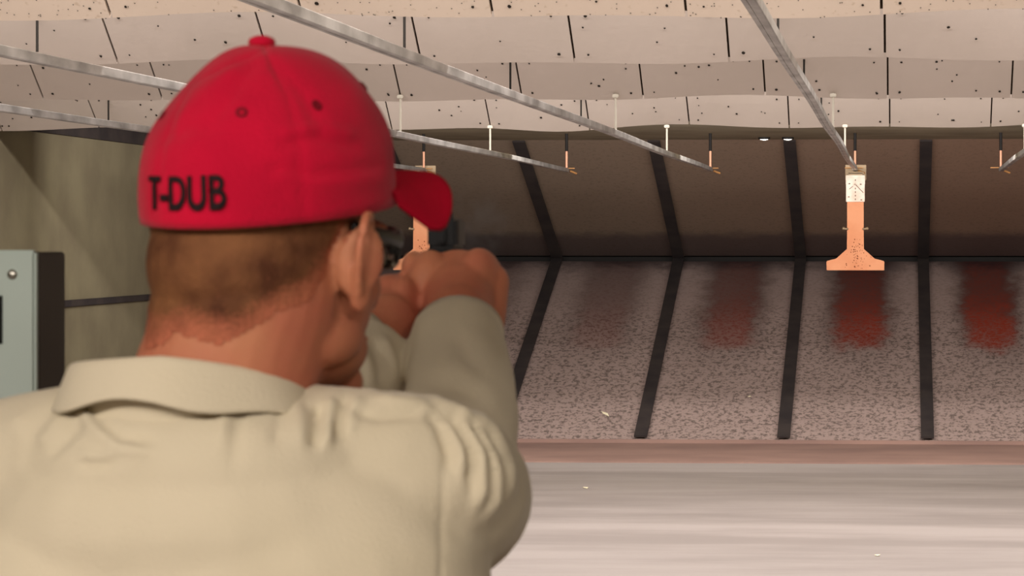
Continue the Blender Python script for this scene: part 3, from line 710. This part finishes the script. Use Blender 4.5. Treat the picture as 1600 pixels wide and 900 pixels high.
CAPF = [([(448, 208), (500, 200), (545, 212)], .0022, 9), ([(445, 222), (500, 214), (550, 226)], -.0020, 9), ([(430, 262), (490, 272), (590, 262)], -.0026, 8), ([(440, 276), (500, 286), (590, 276)], .0020, 10),
        ([(395, 100), (360, 150), (330, 190)], -.0022, 13), ([(430, 100), (475, 150), (500, 200)], -.0018, 12), ([(360, 112), (310, 150), (285, 180)], .0018, 12), ([(255, 215), (300, 200), (340, 205)], -.0014, 10),
        ([(240, 300), (330, 332), (450, 345), (590, 325)], -.0012, 5), ([(415, 75), (455, 160), (470, 250), (480, 350)], -.0013, 4), ([(415, 75), (300, 130), (255, 220), (240, 330)], -.0013, 4)]
def pseg(px, py, a, b_):
    vx, vy = b_[0]-a[0], b_[1]-a[1]; t = max(0, min(1, ((px-a[0])*vx+(py-a[1])*vy)/(vx*vx+vy*vy))); return math.hypot(px-a[0]-t*vx, py-a[1]-t*vy)
for i in range(NA):
    for j in range(1, NT+1):
        v = outer[i][j]; nrm = (capP(360*i/NA, j/NT*.995, .01)-capP(360*i/NA, j/NT*.995, 0)).normalized()
        if nrm.dot((v.co-Vector((0, 0, CZ))).normalized()) > .1: continue
        px, py = pix(v.co)
        v.co += nrm*sum(amp*math.exp(-(min(pseg(px, py, pl[q], pl[q+1]) for q in range(len(pl)-1))/wd)**2) for pl, amp, wd in CAPF)
inner = [[bm.verts.new(capP(360*i/NA, (j/12)*0.9, -.003)) for j in range(13)] for i in range(NA)]
for i in range(NA):
    i2 = (i+1) % NA
    for j in range(NT): bm.faces.new((outer[i][j], outer[i2][j], outer[i2][j+1], outer[i][j+1]))
    for j in range(12): bm.faces.new((inner[i][j], inner[i][j+1], inner[i2][j+1], inner[i2][j]))
    bm.faces.new((outer[i][0], inner[i][0], inner[i2][0], outer[i2][0]))
bm.faces.new([outer[i][NT] for i in range(NA)])
cap_ = obj('cap', bm, M['cap'], body, True); cap_['label'] = 'red baseball cap with black lettering on the back'
bm = bmesh.new()
# bill: curved down at both sides, solid thickness
NB, NL = 32, 12
def billP(u, v, off=0.0):
    # u -1..1 across, v 0..1 out from the crown
    az = 180-u*60
    base = CM.inverted() @ capP(az, 0.04)
    hx = 0.082*u; L_ = 0.076*math.sqrt(max(0, 1-(abs(u))**4.0))+0.004
    out = Vector((base.x + (hx-base.x)*v*0.35, base.y+L_*v, base.z))
    droop = -0.043*(abs(hx)/0.08)**2*min(1, L_*v/0.060) - 0.006*v*v + 0.006*(1-abs(u)**2) - 0.004
    out.z = base.z + droop + off
    return CM @ out
up_ = [[bm.verts.new(billP(-1+2*i/NB, j/NL)) for j in range(NL+1)] for i in range(NB+1)]
dn_ = [[bm.verts.new(billP(-1+2*i/NB, j/NL, -.0035)) for j in range(NL+1)] for i in range(NB+1)]
for i in range(NB):
    for j in range(NL):
        bm.faces.new((up_[i][j], up_[i+1][j], up_[i+1][j+1], up_[i][j+1])); bm.faces.new((dn_[i][j], dn_[i][j+1], dn_[i+1][j+1], dn_[i+1][j]))
    bm.faces.new((up_[i][NL], up_[i+1][NL], dn_[i+1][NL], dn_[i][NL])); bm.faces.new((up_[i][0], dn_[i][0], dn_[i+1][0], up_[i+1][0]))
obj('bill', bm, M['capbill'], cap_, True)
bm = bmesh.new(); tp = capP(0, 1.0); ell(bm, tp+Vector((0, 0, .002)), (.0105, .0105, .0055), seg=20); obj('button', bm, M['cap'], cap_, True)
for az in (35, 78, 145, 215, 282, 325):
    bm = bmesh.new(); c = capP(az, .46, .0004); nn = (capP(az, .46, .01)-capP(az, .46, 0)).normalized(); a_, b_ = frame_of(nn)
    n_ = 14; ro = [bm.verts.new(c+a_*.0046*math.cos(2*PI*k/n_)+b_*.0046*math.sin(2*PI*k/n_)) for k in range(n_)]
    rt = [bm.verts.new(c+nn*.0012+a_*.0032*math.cos(2*PI*k/n_)+b_*.0032*math.sin(2*PI*k/n_)) for k in range(n_)]
    ri = [bm.verts.new(c-nn*.0008+a_*.0014*math.cos(2*PI*k/n_)+b_*.0014*math.sin(2*PI*k/n_)) for k in range(n_)]
    for k in range(n_):
        q = (k+1) % n_; bm.faces.new((ro[k], ro[q], rt[q], rt[k])); bm.faces.new((rt[k], rt[q], ri[q], ri[k]))
    bm.faces.new(ri); obj('eyelet', bm, M['cap_dark'], cap_, True)
# lettering wrapped on the back of the cap
tcv = bpy.data.curves.new('lettering', 'FONT'); tcv.body = 'T-DUB'; tcv.size = 1.0; tcv.offset = 0.022; tcv.space_character = 1.02
to = bpy.data.objects.new('tmp_text', tcv); C.objects.link(to); dg = bpy.context.evaluated_depsgraph_get(); dg.update()
ev = to.evaluated_get(dg); bm = bmesh.new(); bm.from_mesh(ev.to_mesh()); ev.to_mesh_clear(); bpy.data.objects.remove(to)
bmesh.ops.remove_doubles(bm, verts=bm.verts[:], dist=1e-4); bmesh.ops.triangulate(bm, faces=bm.faces[:])
bmesh.ops.subdivide_edges(bm, edges=[e for e in bm.edges if e.calc_length() > .08], cuts=2, use_grid_fill=False); bmesh.ops.triangulate(bm, faces=bm.faces[:])
x0 = min(v.co.x for v in bm.verts); x1 = max(v.co.x for v in bm.verts); h_ = max(v.co.y for v in bm.verts)
AZ0, AZ1, T0, TH = -15.0, 29.0, 0.055, 0.120
bmesh.ops.solidify(bm, geom=bm.faces[:], thickness=0.05)
for v in bm.verts:
    u = (v.co.x-x0)/(x1-x0); vv = v.co.y/h_; az = AZ0+(AZ1-AZ0)*u; lift = .0015 if v.co.z > -.01 else .0002
    v.co = capP(az, T0+TH*vv, lift+.0004)
obj('lettering', bm, M['letter'], cap_)

# --- shirt
bm = bmesh.new()
torso(bm, 0.010)
CFR = WR-(WR-ER).normalized()*.036; CFL = WL-(WL-EL).normalized()*.042
def sleeve(pts, rad, n=5):
    sp = spline(pts, n); tube(bm, sp, lerp_list(rad, len(sp)), 28, cap=('round', 'flat'))
sleeve([SR+Vector((-.03, -.01, -.01)), SR+Vector((.003, .04, -.010)), SR.lerp(ER, .6)+Vector((.004, 0, -.006)), ER+Vector((-.007, 0, -.004)), ER.lerp(WR, .45), CFR], [.066, .063, .058, .052, .052, .0425])
sleeve([SLf+Vector((.03, -.01, -.01)), SLf+Vector((-.012, .04, -.012)), SLf.lerp(EL, .6), EL, EL.lerp(WL, .45)+Vector((.010, 0, -.016)), EL.lerp(WL, .75)+Vector((.010, 0, -.012)), CFL], [.076, .076, .070, .064, .066, .056, .041])
# yoke from shoulder to shoulder
tube(bm, spline([SLf+Vector((-.01, .0, .005)), (TC.x-.12, 1.91, 1.572), (TC.x-.02, 1.90, 1.578), (TC.x+.12, 1.91, 1.572), SR+Vector((.0, 0, .003))], 5), lerp_list([.058, .056, .060, .056, .060], 21), 28)
ell(bm, (TC.x, 1.888, 1.572), (.135, .082, .060)); ell(bm, (TC.x, 1.905, 1.525), (.180, .108, .085)); tube(bm, [(TC.x-.10, 1.90, 1.47), (TC.x-.10, 1.91, 1.55)], [.11, .07], 28, flat=.9); tube(bm, [(TC.x+.10, 1.90, 1.47), (TC.x+.10, 1.91, 1.55)], [.11, .07], 28, flat=.9)
sb_ = remesh(bm, 0.0042, 14, .5); sb_.normal_update()
# folds: (polyline in photo pixels on the near side, amplitude m, width px)
FOLDS = [([(690, 640), (694, 700), (691, 780), (690, 900)], -.0020, 4), 
         ([(640, 622), (690, 650), (718, 700), (722, 745)], .0060, 8), ([(650, 632), (684, 662), (703, 706), (706, 745)], -.0050, 8),
         ([(668, 620), (720, 655), (748, 705), (752, 760), (742, 800)], .0075, 8), ([(660, 628), (706, 662), (733, 705), (737, 770)], -.0060, 7),
         ([(700, 632), (745, 665), (772, 715), (774, 770), (760, 815)], .0070, 8), ([(690, 636), (732, 664), (761, 712), (763, 775)], -.0060, 7),
         ([(735, 640), (775, 680), (796, 730), (797, 790)], .0050, 9), ([(728, 646), (765, 688), (784, 735), (786, 790)], -.0045, 7),
         ([(350, 600), (352, 640), (345, 700)], .0040, 12), ([(372, 612), (372, 660), (364, 740)], -.0022, 11),
         ([(430, 612), (437, 650), (430, 700)], -.0025, 9), ([(455, 610), (468, 650), (470, 700)], .0030, 10),
         ([(500, 630), (498, 665), (490, 700)], -.0060, 8), ([(520, 620), (512, 660), (508, 700)], .0070, 9), ([(540, 618), (532, 645), (528, 690)], -.0050, 8), ([(560, 618), (548, 650), (546, 680)], .0040, 9),
         ([(540, 640), (590, 652), (640, 648), (660, 640)], -.0035, 8), ([(580, 622), (640, 634), (676, 652)], .0045, 8),
         ([(130, 620), (160, 655), (190, 680), (240, 690)], -.0050, 9), ([(120, 640), (150, 672), (185, 700), (235, 706)], .0050, 10),
         ([(110, 640), (85, 670), (60, 700)], .0040, 12), ([(135, 650), (100, 690), (75, 715)], -.0035, 10),
         ([(215, 690), (160, 650), (118, 640)], .0030, 10), ([(120, 722), (150, 726), (180, 722)], -.0045, 7), ([(120, 712), (150, 715), (180, 711)], .0030, 8),
         ([(20, 640), (40, 690), (30, 760)], .0025, 18), ([(595, 525), (612, 560), (616, 600)], .0050, 7), ([(580, 530), (596, 565), (600, 605)], -.0050, 7), ([(560, 540), (575, 570), (580, 610)], .0045, 8),
         ([(660, 480), (655, 540), (640, 600)], .0025, 14), ([(705, 500), (730, 560), (760, 600)], -.0025, 16), ([(690, 560), (740, 590), (790, 640)], .0030, 18), ([(640, 590), (700, 600), (760, 622)], -.0030, 14)]
def seg_d(px, py, a, b_):
    vx, vy = b_[0]-a[0], b_[1]-a[1]; l = vx*vx+vy*vy; t = max(0, min(1, ((px-a[0])*vx+(py-a[1])*vy)/l))
    return math.hypot(px-a[0]-t*vx, py-a[1]-t*vy), t
moves = {}
for v in sb_.verts:
    q = v.co
    if v.normal.dot((q-Vector((0, 0, CZ))).normalized()) > 0.15: continue
    if q.y > 2.12 and q.x > -.52 and q.z < 1.50: pass
    px, py = pix(q)
    if py < 460: continue
    tot = 0
    for (pl, amp, wd) in FOLDS:
        bx0 = min(p[0] for p in pl)-3*wd; bx1 = max(p[0] for p in pl)+3*wd; by0 = min(p[1] for p in pl)-3*wd; by1 = max(p[1] for p in pl)+3*wd
        if not (bx0 < px < bx1 and by0 < py < by1): continue
        best = 1e9; bt = 0; n_ = len(pl)-1
        for i in range(n_):
            d, t = seg_d(px, py, pl[i], pl[i+1])
            if d < best: best = d; bt = (i+t)/n_
        tot += amp*math.exp(-(best/wd)**2)*min(1, 5*bt+.15, 5*(1-bt)+.15 if py < 880 else 1)
    # broad, low waves in the cloth
    tot += 0.0022*noise.noise(q*14)+0.0012*noise.noise(q*30)
    moves[v] = tot
for v, t in moves.items(): v.co += v.normal*t
shirt = obj('shirt', sb_, M['shirt'], body, smooth=True); shirt['label'] = 'khaki long-sleeved polo shirt'

# collar: a folded band round the neck, higher at the back
def collar(az, s):
    """az 0 back, 90 right, s 0..1 : inner stand bottom -> fold -> outer leaf bottom"""
    a = R(az); c = at(300, 600, 1.905)
    rx, ry = 0.084, 0.076
    top = 0.026 - 0.020*(1-math.cos(a))*0.9 + (-0.008 if az > 0 else .0)*abs(math.sin(a))
    top = 0.022 - 0.020*(1-math.cos(a))*(.9 if az > 0 else .35) + (-0.008*abs(math.sin(a)) if az > 0 else -.004*abs(math.sin(a)))
    if s < .4: t = s/.4; out = 0.0; z = -0.03+t*(top+0.03)
    elif s < .6: t = (s-.4)/.2; out = .008*t; z = top+.003*math.sin(t*PI)
    else: t = (s-.6)/.4; out = .008+.012*t; z = top-(0.030+.004*math.sin(az*.09))*t
    out += 0.0015*math.sin(az*.11+1)*s
    return Vector((c.x+(rx+out)*math.sin(a), c.y-(ry+out)*math.cos(a), c.z+z))
bm = bmesh.new(); NA2, NS = 72, 24
gr = [[bm.verts.new(collar(-150+300*i/NA2, j/NS)) for j in range(NS+1)] for i in range(NA2+1)]
for i in range(NA2):
    for j in range(NS): bm.faces.new((gr[i][j], gr[i+1][j], gr[i+1][j+1], gr[i][j+1]))
bmesh.ops.recalc_face_normals(bm, faces=bm.faces[:]); bmesh.ops.solidify(bm, geom=bm.faces[:], thickness=.0022)
obj('collar', bm, M['shirt'], shirt, True)
# cuffs
for (W_, E_, r_) in ((CFR, ER, .043), (CFL, EL, .0415)):
    d = (W_-E_).normalized(); bm = bmesh.new(); tube(bm, [W_-d*.022, W_-d*.001], r_, 32, cap='flat'); bmesh.ops.bevel(bm, geom=[e for e in bm.edges if len(e.link_faces) == 2 and e.calc_face_angle() > 1], offset=.002, segments=2, affect='EDGES')
    obj('cuff', bm, M['shirt'], shirt, True)

# trousers, belt, shoes (below the picture)
bm = bmesh.new()
ring_loft(bm, [((TC.x, TC.y, .80), .178, .125, TY), ((TC.x, TC.y, .90), .182, .128, TY), ((TC.x, TC.y, .99), .172, .120, TY)])
for s in (-1, 1):
    hip, kn, an = LEG[s]; sp = spline([hip, hip.lerp(kn, .4), kn, kn.lerp(an, .4), an+Vector((0, 0, -.01))], 4)
    tube(bm, sp, lerp_list([.100, .094, .076, .072, .066], len(sp)), 24, cap=('round', 'flat'))
obj('trousers', remesh(bm, .008, 6, .5), M['trouser'], body, smooth=True)
bm = bmesh.new(); ring_loft(bm, [((TC.x, TC.y, .975), .186, .134, TY), ((TC.x, TC.y, 1.01), .184, .132, TY)]); obj('belt', bm, M['leather'], body)
for s in (-1, 1):
    an = LEG[s][2]; bm = bmesh.new()
    tube(bm, [an+Vector((0, -.045, -.035)), an+Vector((0, .03, -.03)), an+Vector((0, .12, -.045)), an+Vector((0, .20, -.052))], [.042, .045, .046, .034], 18, flat=[.95, .95, .7, .6])
    tube(bm, [an+Vector((0, -.01, -.03)), an+Vector((0, -.01, .04))], [.045, .046], 18, cap='flat')
    sh = obj('shoe', remesh(bm, .006, 4, .5), M['leather'], body, smooth=True)
    bm = bmesh.new(); ring_loft(bm, [((an.x, an.y+.075, 0.0), .047, .160, 0), ((an.x, an.y+.075, .022), .045, .157, 0)]); obj('sole', bm, M['sole'], sh)

# ------------------------------------------------------------------ pistol
gz = 1.744
root = empty('pistol', (GX, 2.53, gz), 'black semi-automatic pistol held in both hands in front of the cap bill', 'pistol')
bm = bmesh.new(); box(bm, (GX, 2.600, gz+.003), (.028, .190, .030), bev=.003)
for i in range(6): box(bm, (GX, 2.515+i*.005, gz+.003), (.0292, .0018, .024))
obj('slide', bm, M['gun'], root)
bm = bmesh.new(); box(bm, (GX, 2.600, gz-.016), (.025, .165, .012), bev=.002)
gp = [(2.505, gz-.012), (2.560, gz-.014), (2.545, gz-.06), (2.535, gz-.105), (2.487, gz-.105), (2.497, gz-.06), (2.500, gz-.03)]
def extr(bm, pts, hw, mi=0):
    a = [bm.verts.new((GX-hw, y, z)) for y, z in pts]; b_ = [bm.verts.new((GX+hw, y, z)) for y, z in pts]
    bm.faces.new(a); bm.faces.new(b_[::-1])
    for i in range(len(pts)): bm.faces.new((a[i], b_[i], b_[(i+1) % len(pts)], a[(i+1) % len(pts)]))
extr(bm, gp, .014); obj('frame', bm, M['grip'], root)
bm = bmesh.new(); tube(bm, spline([(GX, 2.562, gz-.018), (GX, 2.572, gz-.045), (GX, 2.600, gz-.050), (GX, 2.617, gz-.020)], 5), .0035, 8); obj('trigger_guard', bm, M['grip'], root, True)
bm = bmesh.new(); tube(bm, [(GX, 2.585, gz-.018), (GX, 2.590, gz-.040)], .003, 8); obj('trigger', bm, M['gun'], root, True)
bm = bmesh.new(); tube(bm, [(GX, 2.690, gz+.003), (GX, 2.702, gz+.003)], .008, 18, cap='flat'); obj('muzzle', bm, M['gun'], root)
bm = bmesh.new()
for s in (-1, 1): box(bm, (GX+s*.0065, 2.520, gz+.021), (.007, .010, .007), bev=.001)
box(bm, (GX, 2.520, gz+.0185), (.020, .012, .003)); obj('rear_sight', bm, M['gun'], root)
bm = bmesh.new(); box(bm, (GX, 2.685, gz+.020), (.004, .008, .007)); obj('front_sight', bm, M['gun'], root)
bm = bmesh.new(); box(bm, (GX, 2.503, gz+.001), (.008, .010, .018), bev=.002); obj('hammer', bm, M['gun'], root)
root.rotation_euler = (0, 0, R(7))

# ------------------------------------------------------------------ faint powder smoke hanging off the muzzle
m, nt, b = newmat('powder_smoke'); g = G(nt)
vol = g.n('ShaderNodeVolumePrincipled'); tc = g.n('ShaderNodeTexCoord'); out = [n for n in nt.nodes if n.type == 'OUTPUT_MATERIAL'][0]
vol.inputs['Color'].default_value = (.9, .92, .95, 1); vol.inputs['Anisotropy'].default_value = 0.2
ln_ = g.n('ShaderNodeVectorMath', operation='LENGTH'); g.link(tc.outputs['Object'], ln_.inputs[0])
fall = g.rng(ln_.outputs['Value'], 0.25, 1.0, 1.0, 0.0); nz = g.rng(g.noise(tc.outputs['Object'], 2.2, 4, .6), .40, .66)
g.link(g.m('MULTIPLY', g.m('MULTIPLY', fall, nz), 4.0), vol.inputs['Density'])
nt.nodes.remove(b); g.link(vol.outputs[0], out.inputs['Volume'])
bm = bmesh.new(); ell(bm, (0, 0, 0), (1, 1, 1), seg=20)
sm = obj('smoke', bm, m, None, True); sm.location = at(748, 350, 2.86); sm.scale = (.050, .07, .055)
setp(sm, 'faint grey puff of powder smoke hanging at the pistol muzzle', 'smoke', kind='stuff')
